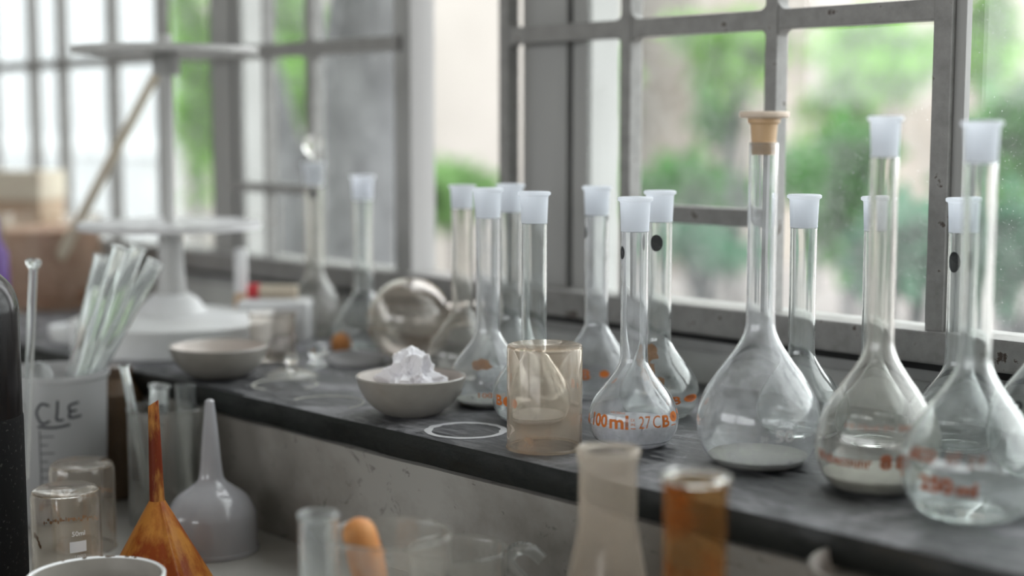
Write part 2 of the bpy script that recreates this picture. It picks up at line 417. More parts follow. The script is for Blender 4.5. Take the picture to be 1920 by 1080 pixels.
# ledge with a chipped, slightly uneven edge
bm = bmesh.new()
NX = 260; prev = None
for i in range(NX+1):
    x = -2.9 + (1.4+2.9)*i/NX
    nz1 = noise.noise(Vector((x*14, 0, 0)))*.0022 + noise.noise(Vector((x*55, 3, 0)))*.0012
    nz2 = noise.noise(Vector((x*20, 7, 0)))*.003 + noise.noise(Vector((x*70, 9, 0)))*.0012
    pts = [(Y1+.001, 0), (LF+.006, 0), (LF+.0015+nz1*.5, -.0016), (LF+nz1, -.005), (LF+nz2*.5, -.014), (LF+.002+nz2, -.0205), (LF+.02, -.021), (Y1+.001, -.021)]
    row = [bm.verts.new((x, a, b)) for a, b in pts]
    if prev:
        for k in range(len(row)): bm.faces.new((prev[k], row[k], row[(k+1) % len(row)], prev[(k+1) % len(row)]))
    else: bm.faces.new(row)
    prev = row
bm.faces.new(prev[::-1])
ledge = link('window_ledge', finish(bm, 'window_ledge', angle=30), None, 'ledge'); ledge['kind'] = 'structure'
ledge['label'] = 'long black stone ledge under the windows, worn grey and dusty, broken front edge'
# plaster riser under the ledge, its upper lip smeared over the stone
bm = bmesh.new(); prev = None
for i in range(141):
    x = -2.9 + 4.3*i/140
    q = noise.noise(Vector((x*9, 1, 0)))*.003 + noise.noise(Vector((x*40, 2, 0)))*.0012
    pts = [(LF+.012, CZ-.03), (LF+.0115+q*.3, -.075), (LF+.010+q*.5, -.05), (LF+.006+q, -.033), (LF+.003, -.0235+q*.6), (LF+.012, -.0212), (Y1, -.0212), (Y1, CZ-.03)]
    row = [bm.verts.new((x, a, b)) for a, b in pts]
    if prev:
        for k in range(len(row)): bm.faces.new((prev[k], row[k], row[(k+1) % len(row)], prev[(k+1) % len(row)]))
    else: bm.faces.new(row)
    prev = row
bm.faces.new(prev[::-1])
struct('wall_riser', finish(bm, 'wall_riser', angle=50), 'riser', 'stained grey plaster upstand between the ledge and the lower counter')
# lower counter
ct = thing('laboratory_counter', 'pale grey lower counter top in front of the plaster upstand', 'counter', (0, 0, 0))
link('worktop', box('worktop', -2.9, 1.4, .12, LF+.016, CZ-.03, CZ, .003), ct, 'counter')
link('base_cabinet', box('base_cabinet', -2.88, 1.38, .20, LF, ZF, CZ-.03), ct, 'cabinet')
struct('wall_plinth', box('plinth', -2.9, 1.4, LF+.001, Y1, ZF, CZ-.031), 'room')

# ------------------------------------------------------------------ SETTING: windows
YB0, YB1 = .972, .987                       # steel bars, front and back
ZBAR = .301; PITCHX = .1535; XP = -.5655     # cross bar height, bar spacing, right-hand post
def vbar(parent, x, w=.0115, z0=.066, z1=2.05, dep=(YB0, YB1)):
    link('glazing_bar', box('glazing_bar', x-w/2, x+w/2, dep[0], dep[1], z0, z1, .0008), parent, 'steel')
def hbar(parent, xa, xb, z, h=.0155):
    link('cross_bar', box('cross_bar', xa, xb, YB0+.001, YB1-.001, z-h/2, z+h/2, .0012), parent, 'steel')
def corner(parent, x, z, sx, sz, s=.009):
    """rounded weld fillet where bars meet"""
    bm = bmesh.new(); pts = [(0, 0), (s, 0)] + [(s-s*math.sin(k*PI/10), s-s*math.cos(k*PI/10)) for k in range(1, 5)] + [(0, s)]
    fr = [bm.verts.new((x+sx*a, YB0+.0015, z+sz*b)) for a, b in pts]; bk = [bm.verts.new((x+sx*a, YB1-.002, z+sz*b)) for a, b in pts]
    bm.faces.new(fr); bm.faces.new(bk[::-1])
    for k in range(len(pts)):
        j = (k+1) % len(pts); bm.faces.new((fr[k], bk[k], bk[j], fr[j]))
    link('weld_fillet', finish(bm, 'weld_fillet', False), parent, 'steel')
def pane(parent, xa, xb, z0=.062, z1=2.04):
    link('pane', box('pane', xa, xb, .9905, .9935, z0, z1), parent, 'pane')
def rail(parent, xa, xb):
    link('bottom_rail', box('bottom_rail', xa, xb, .966, 1.01, .0445, .0685, .002), parent, 'steel')
    link('rail_joint', box('rail_joint', xa, xb, .974, 1.0, .0385, .0445), parent, 'dark')
win1 = thing('window_1', None, None, (0, 0, 0), kind='structure')
win1['label'] = 'right-hand steel window with rust-specked grey bars and dusty panes'
xs1 = [XP-3*PITCHX, XP-2*PITCHX, XP-PITCHX, XP]
vbar(win1, xs1[0], .0125); vbar(win1, xs1[1]); vbar(win1, xs1[2]); vbar(win1, XP-.003, .0145)
link('outer_stile', box('outer_stile', XP+.004, XP+.0125, .978, .986, .062, 2.05, .0008), win1, 'timber')
for k in range(1, 12): vbar(win1, XP+.30*k) if k % 2 == 0 else None
hbar(win1, xs1[0], XP, ZBAR); rail(win1, -1.045, 1.6)
zl = on_y(1325, 404, .98).z
hbar(win1, xs1[1], xs1[2], zl, .0145)
for i, x in enumerate(xs1):
    for sx in (-1, 1):
        if (i == 0 and sx < 0) or (i == 3 and sx > 0): continue
        for sz in (-1, 1): corner(win1, x+sx*.0052, ZBAR+sz*.0072, sx, sz)
pane(win1, -.934, xs1[1]); pane(win1, xs1[1]+.001, xs1[2]); pane(win1, xs1[2]+.001, XP); pane(win1, XP+.001, 1.6)
win2 = thing('window_2', None, None, (0, 0, 0), kind='structure')
win2['label'] = 'middle steel window, its right-hand bay standing open'
xs2 = [-1.183, -1.333]
link('outer_stile', box('outer_stile', -1.196, -1.170, .979, 1.012, .062, 2.05, .001), win2, 'timber')
vbar(win2, -1.333, .0125); vbar(win2, -1.418, .005); 
hbar(win2, -1.56, -1.183, ZBAR); rail(win2, -1.50, -1.045)
hbar(win2, -1.492, -1.333, on_y(505, 352, .98).z, .010)
for sx in (-1, 1):
    for sz in (-1, 1): corner(win2, -1.333+sx*.005, ZBAR+sz*.0072, sx, sz)
pane(win2, -1.49, -1.334); pane(win2, -1.332, -1.196)
win3 = thing('window_3', None, None, (0, 0, 0), kind='structure')
win3['label'] = 'far left steel window behind the pipette stand, pale outside'
for x in (-1.645, -1.768, -1.905, -1.99, -2.12, -2.27, -2.42, -2.6, -2.8, -3.0, -3.2): vbar(win3, x, .012)
hbar(win3, -3.4, -1.56, ZBAR, .012); rail(win3, -3.4, -1.50)
pane(win3, -3.4, -1.56)
def mullion(name, xa, xb, groove, label):
    t = thing(name, None, None, (0, 0, 0), kind='structure'); t['label'] = label
    link('frame_post', box('frame_post', xa, groove-.004, .9955, 1.05, .040, 2.05, .001), t, 'timber')
    link('frame_groove', box('frame_groove', groove-.004, groove+.004, 1.006, 1.045, .040, 2.05), t, 'dark')
    link('leaf_stile', box('leaf_stile', groove+.004, xb, .9955, 1.032, .040, 2.05, .001), t, 'timber')
mullion('trim_2', -1.024, -.934, -.962, 'broad grey timber post between the middle and right windows')
mullion('trim_3', -1.565, -1.492, -1.515, 'broad grey timber post between the left and middle windows')

# ------------------------------------------------------------------ VOLUMETRIC FLASKS
T = [(.0, .0, 'b'), (.52, .0, 'b'), (.72, .025, 'b'), (.88, .10, 'b'), (.97, .21, 'b'), (1., .34, 'b')]
def flask_profile(Rb, Hb, rn, zt):
    lo = [(.50*Rb, 0), (.70*Rb, .02*Hb), (.86*Rb, .09*Hb), (.965*Rb, .20*Hb), (Rb, .33*Hb)]
    hi = [(rn+(Rb-rn)*t, z*Hb) for t, z in ((.945, .45), (.82, .56), (.60, .68), (.36, .79), (.155, .895), (.04, .98), (0, 1.06))]
    mid = crom(lo+hi, 4)
    return [(0, .0012), (.44*Rb, .0008)] + mid + [(rn, zt*.55+.45*Hb), (rn, zt)]
_fc = {}
def flask_meshes(Rb, Hb, rn, zj, zt, rj):
    k = (Rb, Hb, rn, zj, zt, rj)
    if k in _fc: return _fc[k]
    prof = flask_profile(Rb, Hb, rn, zj)
    body = lathe('flask_body', shell(prof, .0012, .0028), 72)
    j = None
    if rj:
        h = zt-zj
        jp = [(rn-.0006, zj+.0004), (rn+.0002, zj+.0004), (rj-.0012, zj+.12*h), (rj-.0005, zj+.80*h), (rj-.0003, zj+.86*h), (rj+.0012, zj+.90*h), (rj+.0013, zj+.97*h), (rj+.0004, zt),
              (rj-.0020, zt), (rj-.0024, zj+.8*h), (rn-.0014, zj+.1*h)]
        j = lathe('ground_joint', jp, 48, closed=True)
    _fc[k] = (prof, body, j); return _fc[k]
def flask(px, s, label, Rb=.031, Hb=.0576, rn=.0094, zj=.1465, zt=.170, rj=.0108, mat='clear', items=None, pmat='print',
          dots=(), residue=None, rmat='powder', group='volumetric flasks on the ledge', loc=None, patch=None):
    p = loc or spot(px, s)
    t = thing('volumetric_flask', label, 'flask', p, 0, group)
    prof, body, j = flask_meshes(Rb, Hb, rn, zj, zt, rj)
    b = bpy.data.objects.new('flask_body', body); COL.objects.link(b); b.parent = t
    if not body.materials: body.materials.append(M['clear'])
    b.material_slots[0].link = 'OBJECT'; b.material_slots[0].material = M[mat]
    if j: link('ground_joint', j, t, 'frost')
    az = az_cam(p)
    if items: link('printed_scale', wrap_texts('printed_scale', prof, az, items), t, pmat)
    for ph, z, wd, hg in dots:
        link('black_dot', wrap_texts('black_dot', prof, az, [('dot', ph-wd/2, ph+wd/2, z-hg/2, z+hg/2, 0)]), t, 'black')
    if residue:
        pr = [(0, .0030)] + [(r-.00135, z) for r, z in prof if .0033 < z < residue] + [(rad_at(prof, residue)-.00135, residue)]
        pr = [pr[0], (pr[1][0]*.97, .0030)] + pr[1:] + [(pr[-1][0]*.5, residue+.0006), (0, residue+.0009)]
        link('residue', lathe('residue', pr, 48), t, rmat)
    if patch:
        bm = bmesh.new()
        for (p0, p1, z0, z1, seed) in patch:
            rng = random.Random(seed); n = 22
            vs = [(.5+.5*math.cos(2*PI*k/n)*rng.uniform(.6, 1), .5+.5*math.sin(2*PI*k/n)*rng.uniform(.6, 1)) for k in range(n)]+[(.5, .5)]
            fs = [(k, (k+1) % n, n) for k in range(n)]
            wrap_add(bm, vs, fs, prof, az, p0, p1, z0, z1, eps=-.0016)
        me = bpy.data.meshes.new('stain'); bm.to_mesh(me); bm.free()
        link('stain', me, t, 'rust')
    return t
BO = [('B', 36, 47, .0130, .0205, .012), ('dot', 49, 64, .0145, .0215, 0)]
# the flask in focus
flask(1187, 2745, 'small sharp volumetric flask marked 100ml in orange with white powder in it',
      mat='dusty', residue=.0165, items=[('A', -82, -70, 0.0162, 0.0230, .03), ('100', -61, -34, 0.0165, 0.0255, .03), ('ml', -31, -6, 0.0165, 0.0258, .03), ('27', 7, 22, 0.0172, 0.0255, -.003), ('C', 25, 36, 0.0172, 0.0255, -.003),
             ('B', 39, 51, 0.0170, 0.0252, .03), ('dot', 53, 70, 0.0195, 0.0265, 0),
             ('+0.20ml', -31, -11, 0.0266, 0.0280, 0), ('bar', -3, 3, 0.0170, 0.0176, 0), ('IN', -3, 2, 0.0190, 0.0210, 0), ('EX', -3, 2, 0.0220, 0.0240, 0), ('bar', 55, 66, 0.0172, 0.0178, 0), ('4', 73, 80, 0.0230, 0.0270, 0)],
      dots=[(-62, .1325, 34, .0090)])
# the large flask with the stopper
big = dict(zt=.2067, rj=None)
P2 = spot(1421, 2913)
flask(0, 0, 'large clear volumetric flask with a beige stopper and faded 50 mark', .0398, .0875, .0093, .2067, .2067, None, loc=P2, mat='dusty', pmat='etched',
      items=[('50', 15, 33, .0225, .0300, .01), ('20', 2, 9, .0228, .0260, 0)], residue=.007, rmat='residue')
st = thing('flask_stopper', 'beige stopper with a wide flat disc top in the large middle flask', 'stopper', P2+Vector((0, 0, .1995)))
link('stopper_plug', lathe('stopper_plug', [(0, 0), (.0076, 0), (.0078, .0070), (.0084, .0078), (.0078, .0085), (.0086, .0190), (.0102, .0202), (.0102, .0222), (.0112, .0230), (0, .0230)], 40), st, 'beige')
link('stopper_cap', lathe('stopper_cap', [(0, .0231), (.0148, .0232), (.0156, .0242), (.0156, .0262), (.0148, .0272), (0, .0274)], 44), st, 'beige_light')
# the two large flasks to the right
flask(1642, 3119, 'large milky volumetric flask with curved brown lettering around its belly', .0368, .085, .0083, .199, .2235, .0093, mat='haze', pmat='print_brown',
      items=[('Wobecounr', -68, -4, .0195, .0262, .02), ('8', 3, 14, .0195, .0285, .05), ('8', 17, 29, .0195, .0285, .05), ('+0.15ml IN 20C', -34, 38, .0418, .0450, 0)], residue=.010, rmat='residue')
flask(1817, 3349, 'nearest large volumetric flask at the right with brown 250ml printing', .0385, .085, .0088, .197, .2205, .0100, pmat='print_brown',
      items=[('ABCO', -62, -30, .0350, .0420, .03), ('INT', -20, -8, .0350, .0420, 0), ('27', -3, 12, .0350, .0410, -.01), ('250', -44, -13, .0190, .0285, .05), ('ml', -11, 6, .0190, .0270, .05), ('I', -80, -70, .022, .034, .06)])
flask(1968, 3000, 'large volumetric flask half cut off by the right edge of the view', .0385, .085, .0090, .197, .2205, .0103,
      items=[('oo', -60, -30, .044, .050, .03)], pmat='black')
# smaller flasks behind
flask(1499, 2650, 'small volumetric flask standing right behind the stoppered flask')
flask(1636, 2730, 'small volumetric flask hidden behind the milky lettered flask')
flask(1793, 2780, 'small dotted volumetric flask behind the nearest large flask', dots=[(-35, .1275, 55, .014)])
flask(1233, 2500, 'small volumetric flask with brown stain and black dot behind the 100ml flask', dots=[(-14, .1315, 58, .0125)],
      items=[('dot', 38, 66, .0150, .0205, 0), ('B', 20, 33, .0140, .0200, .03)], patch=[(-75, 8, .041, .058, 3), (-32, -2, .030, .045, 4), (-10, 12, .026, .035, 5)])
flask(1117, 2330, 'small volumetric flask between the tan cylinder and the 100ml flask', mat='dusty', dots=[(-70, .1330, 30, .010)],
      items=[('B', -22, -8, .0185, .0265, .03), ('dot', 5, 20, .0205, .0260, 0)])
flask(1001, 2540, 'small volumetric flask directly behind the tan plastic cylinder',
      items=[('B', -62, -48, .0150, .0225, .03), ('dot', -46, -30, .0150, .0225, 0)], residue=.006)
flask(915, 2400, 'small volumetric flask with brown crust behind the paper-filled bowl', mat='dusty', patch=[(-38, 12, .030, .040, 8), (-60, -42, .010, .020, 9)],
      items=[('100ml', -14, 22, .0105, .0145, .01)], rmat='residue', residue=.005)
flask(957, 2250, 'small volumetric flask peeping between two others left of the cylinder', residue=.012)
flask(868, 2160, 'small volumetric flask with white film standing beside the round flask', mat='haze', zt=.167)
flask(683, 1930, 'far small volumetric flask without a stopper left of the round flask')
PF = spot(592, 1810)
flask(0, 0, 'far volumetric flask with a glass stopper and a black dot on its neck', loc=PF, mat='haze', dots=[(-5, .1480, 50, .009)], zj=.156, zt=.180, Rb=.036, Hb=.064)
o = link('glass_stopper', lathe('glass_stopper', [(0, 0), (.0080, 0), (.0090, .018), (.0045, .022), (.0042, .026), (.0085, .030), (.0100, .037), (.0085, .044), (.0040, .0475), (0, .048)], 32), None, 'haze')
o.location = PF + Vector((0, 0, .160)); tag(o, 'clear glass stopper on the far dotted flask', 'stopper')

# ------------------------------------------------------------------ LEDGE OBJECTS
# bowl with crumpled tissue
PB = spot(771, 2490)
def dish(name, label, p, r, h, rb, wall=.0025, mat='porcelain', inmat='porcelain_in', cat='bowl', group=None, wav=0.):
    t = thing(name, label, cat, p, 0, group)
    outp = crom([(rb, 0), (rb+(r-rb)*.32, h*.07), (rb+(r-rb)*.66, h*.33), (rb+(r-rb)*.88, h*.66), (r, h)], 5)
    inn = [(q-wall, max(z, wall)) for q, z in outp if z > wall*.3]
    link('bowl_body', lathe('bowl_body', [(0, 0)]+outp+[(r-wall*.4, h+wall*.35), (r-wall, h-.0002)], 64), t, mat)
    link('glazed_inside', lathe('glazed_inside', [(0, wall)]+[(q, z) for q, z in inn[1:-1]]+[(r-wall, h-.0002)], 64), t, inmat)
    return t
dish('porcelain_bowl', 'round pale grey porcelain bowl holding crumpled white tissue', PB, .0418, .0300, .012)
bm = bmesh.new(); bmesh.ops.create_icosphere(bm, subdivisions=5, radius=1)
for v in bm.verts:
    c = v.co.copy(); z = c.z
    wx = 1.0 if z < .05 else 1.0-.33*min(1, (z-.05)*2.6)
    q = Vector((c.x*.0262*wx, c.y*.0235*wx, (z*.030 if z > 0 else z*.014)))
    d = 0
    for k, (f_, a_) in enumerate(((55, .0075), (120, .0042), (260, .0018))):
        n_ = noise.noise(q*f_+Vector((k*5.1, 2.2, 1.3))); d += (1-abs(n_)*2.6)*a_ - a_*.5
    q += c*d
    if z > .55: q.z = .021+ (q.z-.021)*.55 + c.x*.004
    v.co = q
o = link('tissue_wad', finish(bm, 'tissue_wad', angle=25), None, 'paper'); o.location = PB+Vector((-.0015, -.001, .0235)); o.rotation_euler = (0, 0, .9)
tag(o, 'crumpled white tissue wad in the grey porcelain bowl', 'tissue')

# tan translucent upturned cylinder
PCY = spot(1021, 2768)
t = thing('plastic_cylinder', 'upturned tan translucent plastic cylinder at the ledge front', 'container', PCY)
ro, hh = .0256, .0708
link('cylinder_body', lathe('cylinder_body', [(ro-.0012, 0), (ro, 0), (ro+.0002, .0012), (ro, .0025), (ro, hh-.002), (ro-.0006, hh-.0004), (ro-.002, hh), (0, hh-.0004), (0, hh-.002), (ro-.0022, hh-.0020), (ro-.0014, hh-.0035), (ro-.0014, .002)], 72, closed=True), t, 'tan')
link('rim', lathe('rim', [(ro-.0012, 0), (ro+.0007, 0), (ro+.0009, .0009), (ro+.0003, .0018), (ro-.0014, .0018)], 72, closed=True), t, 'tan')

# white powder rings left on the stone
def ring(px, s, r, wdt, seed, label, part=1.0, y=None):
    p = on_z(px, y) if y else spot(px, s); bm = bmesh.new(); n = 120; rng = random.Random(seed); rows = []
    for i in range(int(n*part)+1):
        a = 2*PI*i/n; w_ = wdt*(.65+.9*abs(noise.noise(Vector((math.cos(a)*2.3, math.sin(a)*2.3, seed)))))
        rr = r*(1+.02*noise.noise(Vector((math.cos(a)*1.2, math.sin(a)*1.2, seed+3))))
        rows.append([bm.verts.new(((rr+k*w_/2)*math.cos(a), (rr+k*w_/2)*math.sin(a), z)) for k, z in ((-1, .0002), (0, .0009), (1, .0002))])
    for A, B in zip(rows, rows[1:]):
        for k in range(2): bm.faces.new((A[k], A[k+1], B[k+1], B[k]))
    o = link('powder_ring', finish(bm, 'powder_ring', angle=80), None, 'powder' if wdt > .004 else 'residue'); o.location = p+Vector((0, 0, .0003)); tag(o, label, 'stain'); return o
ring(874, 0, .0272, .0064, 1, 'white powder ring on the black stone left of the tan cylinder', y=808)
ring(535, 0, .027, .0022, 5, 'faint white ring on the ledge left of the paper-filled bowl', .8, y=722)
ring(610, 0, .030, .0014, 9, 'thin faint arc on the ledge just left of the bowl', .55, y=757)

# large grey dish at left
dish('evaporating_dish', 'wide grey porcelain evaporating dish in front of the pipette stand', spot(412, 2160), .0430, .0270, .016)

# round-bottom flask lying on its side
PR = spot(768, 2030)
t = thing('round_flask', 'round clear flask lying on its side with brownish film', 'flask', PR)
Rr = .0388
prf = [(Rr*math.sin(k*PI/26), -Rr*math.cos(k*PI/26)) for k in range(0, 23)]
prf = prf+[(.0125, Rr*.98), (.0115, Rr*1.15), (.0115, Rr*1.7), (.0128, Rr*1.74)]
inn = [(max(0, r-.0014), z+(.0014 if z < 0 else -.0002)) for r, z in prf]
d_ = Vector((.45, .88, .06)).normalized()
mt = Matrix.Translation((0, 0, Rr)) @ d_.to_track_quat('Z', 'Y').to_matrix().to_4x4()
link('round_bulb', lathe('round_bulb', prf+inn[::-1], 56, xf=mt), t, 'amber_film')

def simple_glass(name, label, p, r, h, mat='clean', cat='beaker', wall=.0013, flare=.0008, group=None, inverted=False, rim=True, seg=56):
    t = thing(name, label, cat, p, 0, group)
    if inverted:
        pr = [(r, 0), (r+flare, .0012), (r, .004), (r, h-.006), (r-.0015, h-.0018), (r-.005, h), (0, h-.0006), (0, h-.0022), (r-.0055, h-.0020), (r-.0026, h-.0035), (r-wall, h-.007), (r-wall, .004), (r-wall+flare, 0)]
        link('beaker_wall', lathe('beaker_wall', pr, seg, closed=True), t, mat)
    else:
        pr = [(0, 0), (r-.004, 0), (r-.001, .0012), (r, .005), (r, h-.004), (r+flare, h-.0006), (r+flare-.0006, h), (r+flare-wall, h-.0006), (r-wall, h-.004), (r-wall, .0058), (r-.0035, .0022), (0, .002)]
        link('beaker_wall', lathe('beaker_wall', pr, seg), t, mat)
    return t
simple_glass('small_beaker', 'small tan-filmed beaker just behind the grey dish', spot(512, 2010), .0215, .044, 'amber_film')
# white plastic box with the pen on it
bx = spot(530, 1850)
o = link('plastic_box', box('plastic_box', -.042, .030, -.022, .022, 0, .0425, .004), None, 'white'); o.location = bx; o.rotation_euler = (0, 0, .75)
tag(o, 'low white plastic box below the open window, left of the stoppered flask', 'box')
pn = thing('marker_pen', 'cream marker pen with red ends lying on the white box', 'pen', bx+Vector((-.012, -.004, .0425)), .75)
link('pen_barrel', tube('pen_barrel', (-.012, 0, .007), (.026, 0, .007), .007), pn, 'cream')
link('pen_cap', tube('pen_cap', (-.024, 0, .0075), (-.0122, 0, .0075), .0075), pn, 'red')
# slim vial beside the stand
v = thing('slim_vial', 'slim vial with brown lower half and white neck beside the stand', 'vial', spot(454, 1820))
link('vial_body', lathe('vial_body', [(0, 0), (.0066, 0), (.0074, .002), (.0074, .040), (.0066, .046), (0, .046)], 28), v, 'beige')
link('vial_neck', lathe('vial_neck', [(0, .0461), (.0066, .0461), (.0064, .088), (.0048, .092), (0, .092)], 28), v, 'white')
# small litter on the stone
def small_dish(name, label, p, r, h, mat): 
    o = link(name, lathe(name, [(0, 0), (r*.86, 0), (r, h*.4), (r, h), (r-.0015, h), (r-.002, h*.5), (r*.84, .0016), (0, .0016)], 48), None, mat); o.location = p; return tag(o, label, 'dish')
small_dish('petri_dish', 'flat white petri dish in front of the round flask', spot(668, 2045), .0260, .0085, 'hdpe')
o = link('rubber_bulb', lathe('rubber_bulb', crom([(0, 0), (.007, .001), (.0098, .007), (.009, .014), (.004, .019), (0, .020)], 4), 28), None, 'rubber'); o.location = spot(640, 1960)
tag(o, 'small orange rubber bulb left of the round flask', 'bulb')
o = link('glass_ball_stopper', lathe('glass_ball_stopper', crom([(0, 0), (.0095, .0004), (.0100, .003), (.0048, .006), (.0046, .009), (.0085, .013), (.0085, .019), (.004, .023), (0, .0235)], 4), 32), None, 'clean'); o.location = spot(596, 2080)
tag(o, 'little clear glass stopper glinting on the stone left of the bowl', 'stopper')
o = link('watch_glass', lathe('watch_glass', [(0, .0035), (.012, .003), (.022, 0), (.0236, 0), (.013, .0048), (.0046, .006), (.0040, .010), (.0070, .013), (.0060, .018), (0, .019)], 40), None, 'haze'); o.location = spot(548, 2150)
tag(o, 'shallow knobbed glass cover lying behind the faint ring', 'glassware')

# ------------------------------------------------------------------ pipette stand
PS = spot(325, 1915)
t = thing('pipette_stand', 'tall grey-white round pipette stand with two pierced discs', 'stand', PS)
link('stand_base', lathe('stand_base', [(.093, 0), (.0965, .003), (.0975, .022)]+crom([(.0985, .026), (.0970, .0300), (.080, .0325), (.050, .0345)], 4)+[(.034, .037), (.026, .048), (.018, .054), (0, .054), (0, 0)], 64, closed=False), t, 'white')
link('stand_post', lathe('stand_post', [(0, .05), (.0145, .05), (.0122, .085), (.0122, .108), (.0095, .118), (.0060, .124), (.0060, .305), (0, .305)], 28), t, 'stand')
def pierced(name, z, th_, r):
    bm = bmesh.new(); n = 12; hr = .0095; rc = r*.80; seg = 96
    # rim ring, web between holes built as sectors around each hole
    def P_(rr, a, zz): return bm.verts.new((rr*math.cos(a), rr*math.sin(a), zz))
    for zz in (z, z+th_):
        for k in range(n):
            a0 = 2*PI*k/n; m_ = 10; ac = a0+PI/n
            hole = [bm.verts.new((rc*math.cos(ac)+hr*math.cos(ac+2*PI*j/20), rc*math.sin(ac)+hr*math.sin(ac+2*PI*j/20), zz)) for j in range(20)]
            outer = []
            for j in range(20):
                b = 2*PI*j/20; dx, dy = math.cos(b), math.sin(b)   # dx radial, dy tangential
                m2 = max(abs(dx), abs(dy)); ux, uy = dx/m2, dy/m2
                rr = rc+ux*(r-rc) if ux > 0 else rc+ux*(rc-.030)
                outer.append(P_(rr, ac+uy*PI/n, zz))
            for j in range(20):
                i2 = (j+1) % 20; bm.faces.new((hole[j], hole[i2], outer[i2], outer[j]))
        add = [P_(.0301, 2*PI*i/48, zz) for i in range(48)]; bm.faces.new(add)
    for k in range(n):
        ac = 2*PI*k/n+PI/n
        a_ = [[bm.verts.new((rc*math.cos(ac)+hr*math.cos(ac+2*PI*j/20), rc*math.sin(ac)+hr*math.sin(ac+2*PI*j/20), zz)) for j in range(20)] for zz in (z, z+th_)]
        for j in range(20): i2 = (j+1) % 20; bm.faces.new((a_[0][j], a_[0][i2], a_[1][i2], a_[1][j]))
    e = [[bm.verts.new((r*math.cos(2*PI*i/seg), r*math.sin(2*PI*i/seg), zz)) for i in range(seg)] for zz in (z, z+th_)]
    for i in range(seg): j = (i+1) % seg; bm.faces.new((e[0][i], e[0][j], e[1][j], e[1][i]))
    return finish(bm, name)
link('upper_disc', pierced('upper_disc', .2865, .0060, .088), t, 'stand')
link('lower_disc', pierced('lower_disc', .1180, .0060, .088), t, 'stand_white')
link('hub', lathe('hub', [(0, .2660), (.0120, .2660), (.0132, .2680), (.0132, .2863), (0, .2863)], 28), t, 'timber')

# pipette leaning from the beaker onto the stand
PJ = spot(100, 1560)
a = PJ + Vector((.010, .005, .01)); d1 = ray(150, 412); d2 = ray(296, 132)
tp = Vector((0, 0, H)) + d2*(2800/1690.); bt = Vector((0, 0, H)) + d1*(2800/1660.)
bt2 = Vector((0, 0, H)) + ray(76, 553)*(2800/1580.)
t = thing('pipette', 'long cream pipette leaning out of the brown beaker onto the stand', 'pipette', bt2)
link('pipette_stem', tube('pipette_stem', (0, 0, 0), tuple(tp-bt2), .0068, .0052, 18), t, 'cream')
link('pipette_tip', tube('pipette_tip', tuple(tp-bt2), tuple((tp-bt2)*1.06), .0050, .0022, 18), t, 'white')
t = simple_glass('large_beaker', 'wide glass beaker full of brown residue left of the stand', PJ, .060, .112, 'amber_film', wall=.0018)
link('brown_contents', lathe('brown_contents', [(0, .003), (.056, .003), (.0575, .008), (.0575, .094), (.03, .099), (0, .096)], 48), t, 'fill')
pb = spot(30, 1400)
t = thing('cardboard_box', 'cream and brown cardboard box behind the brown beaker', 'box', pb, .55)
link('box_body', box('box_body', -.062, .060, -.03, .03, 0, .120, .001), t, 'card')
link('box_lid', box('box_lid', -.063, .061, -.031, .031, .1205, .158, .001), t, 'cream')
o = link('purple_bottle', lathe('purple_bottle', [(0, 0), (.017, 0), (.019, .003), (.019, .085), (.011, .100), (.009, .125), (0, .125)], 32), None, 'purple'); o.location = spot(-14, 1790)
tag(o, 'purple bottle at the far left behind the black bottle', 'bottle')
# box of white stuff left of the stand base
small_dish('enamel_tray', 'shallow white enamel tray between brown beaker and stand', spot(150, 1850), .030, .016, 'white')

# ------------------------------------------------------------------ LOWER COUNTER, left cluster
# plastic beaker
PP = spot(108, 2200, CZ)
t = thing('plastic_beaker', 'translucent white plastic beaker with handwriting and graduations', 'beaker', PP)
rb_, hb_ = .0455, .1265
prb = [(0, 0), (rb_-.008, 0), (rb_-.005, .003), (rb_-.0045, .008), (rb_-.001, hb_-.006), (rb_+.0012, hb_-.004), (rb_+.0014, hb_)]
link('beaker_wall', lathe('beaker_wall', shell(prb, .0016, .003), 64), t, 'hdpe')
az = az_cam(PP)
x0 = -.024
hand = [[(-.004, .104), (-.010, .1055), (-.014, .099), (-.012, .092), (-.009, .089), (-.004, .091)],
        [(.003, .1075), (.0025, .099), (.002, .092), (.007, .0915)],
        [(.020, .105), (.0125, .103), (.013, .0985), (.018, .0985)], [(.013, .0985), (.0125, .093), (.022, .0935)],
        [(-.013, .0865), (.0, .0855), (.012, .087)]]
link('handwriting', strokes_mesh('handwriting', prb, az, hand, .0021), t, 'ink')
grad = [[(-.012, .083), (-.012, .020)]] + [[(-.012, .078-.007*k), (-.012+(.011 if k % 2 == 0 else .006), .078-.007*k)] for k in range(9)]
link('graduations', strokes_mesh('graduations', prb, az, grad, .0009), t, 'ink')
def at_px(px, py, s): return Vector((0, 0, H)) + ray(px, py)*(F/s)
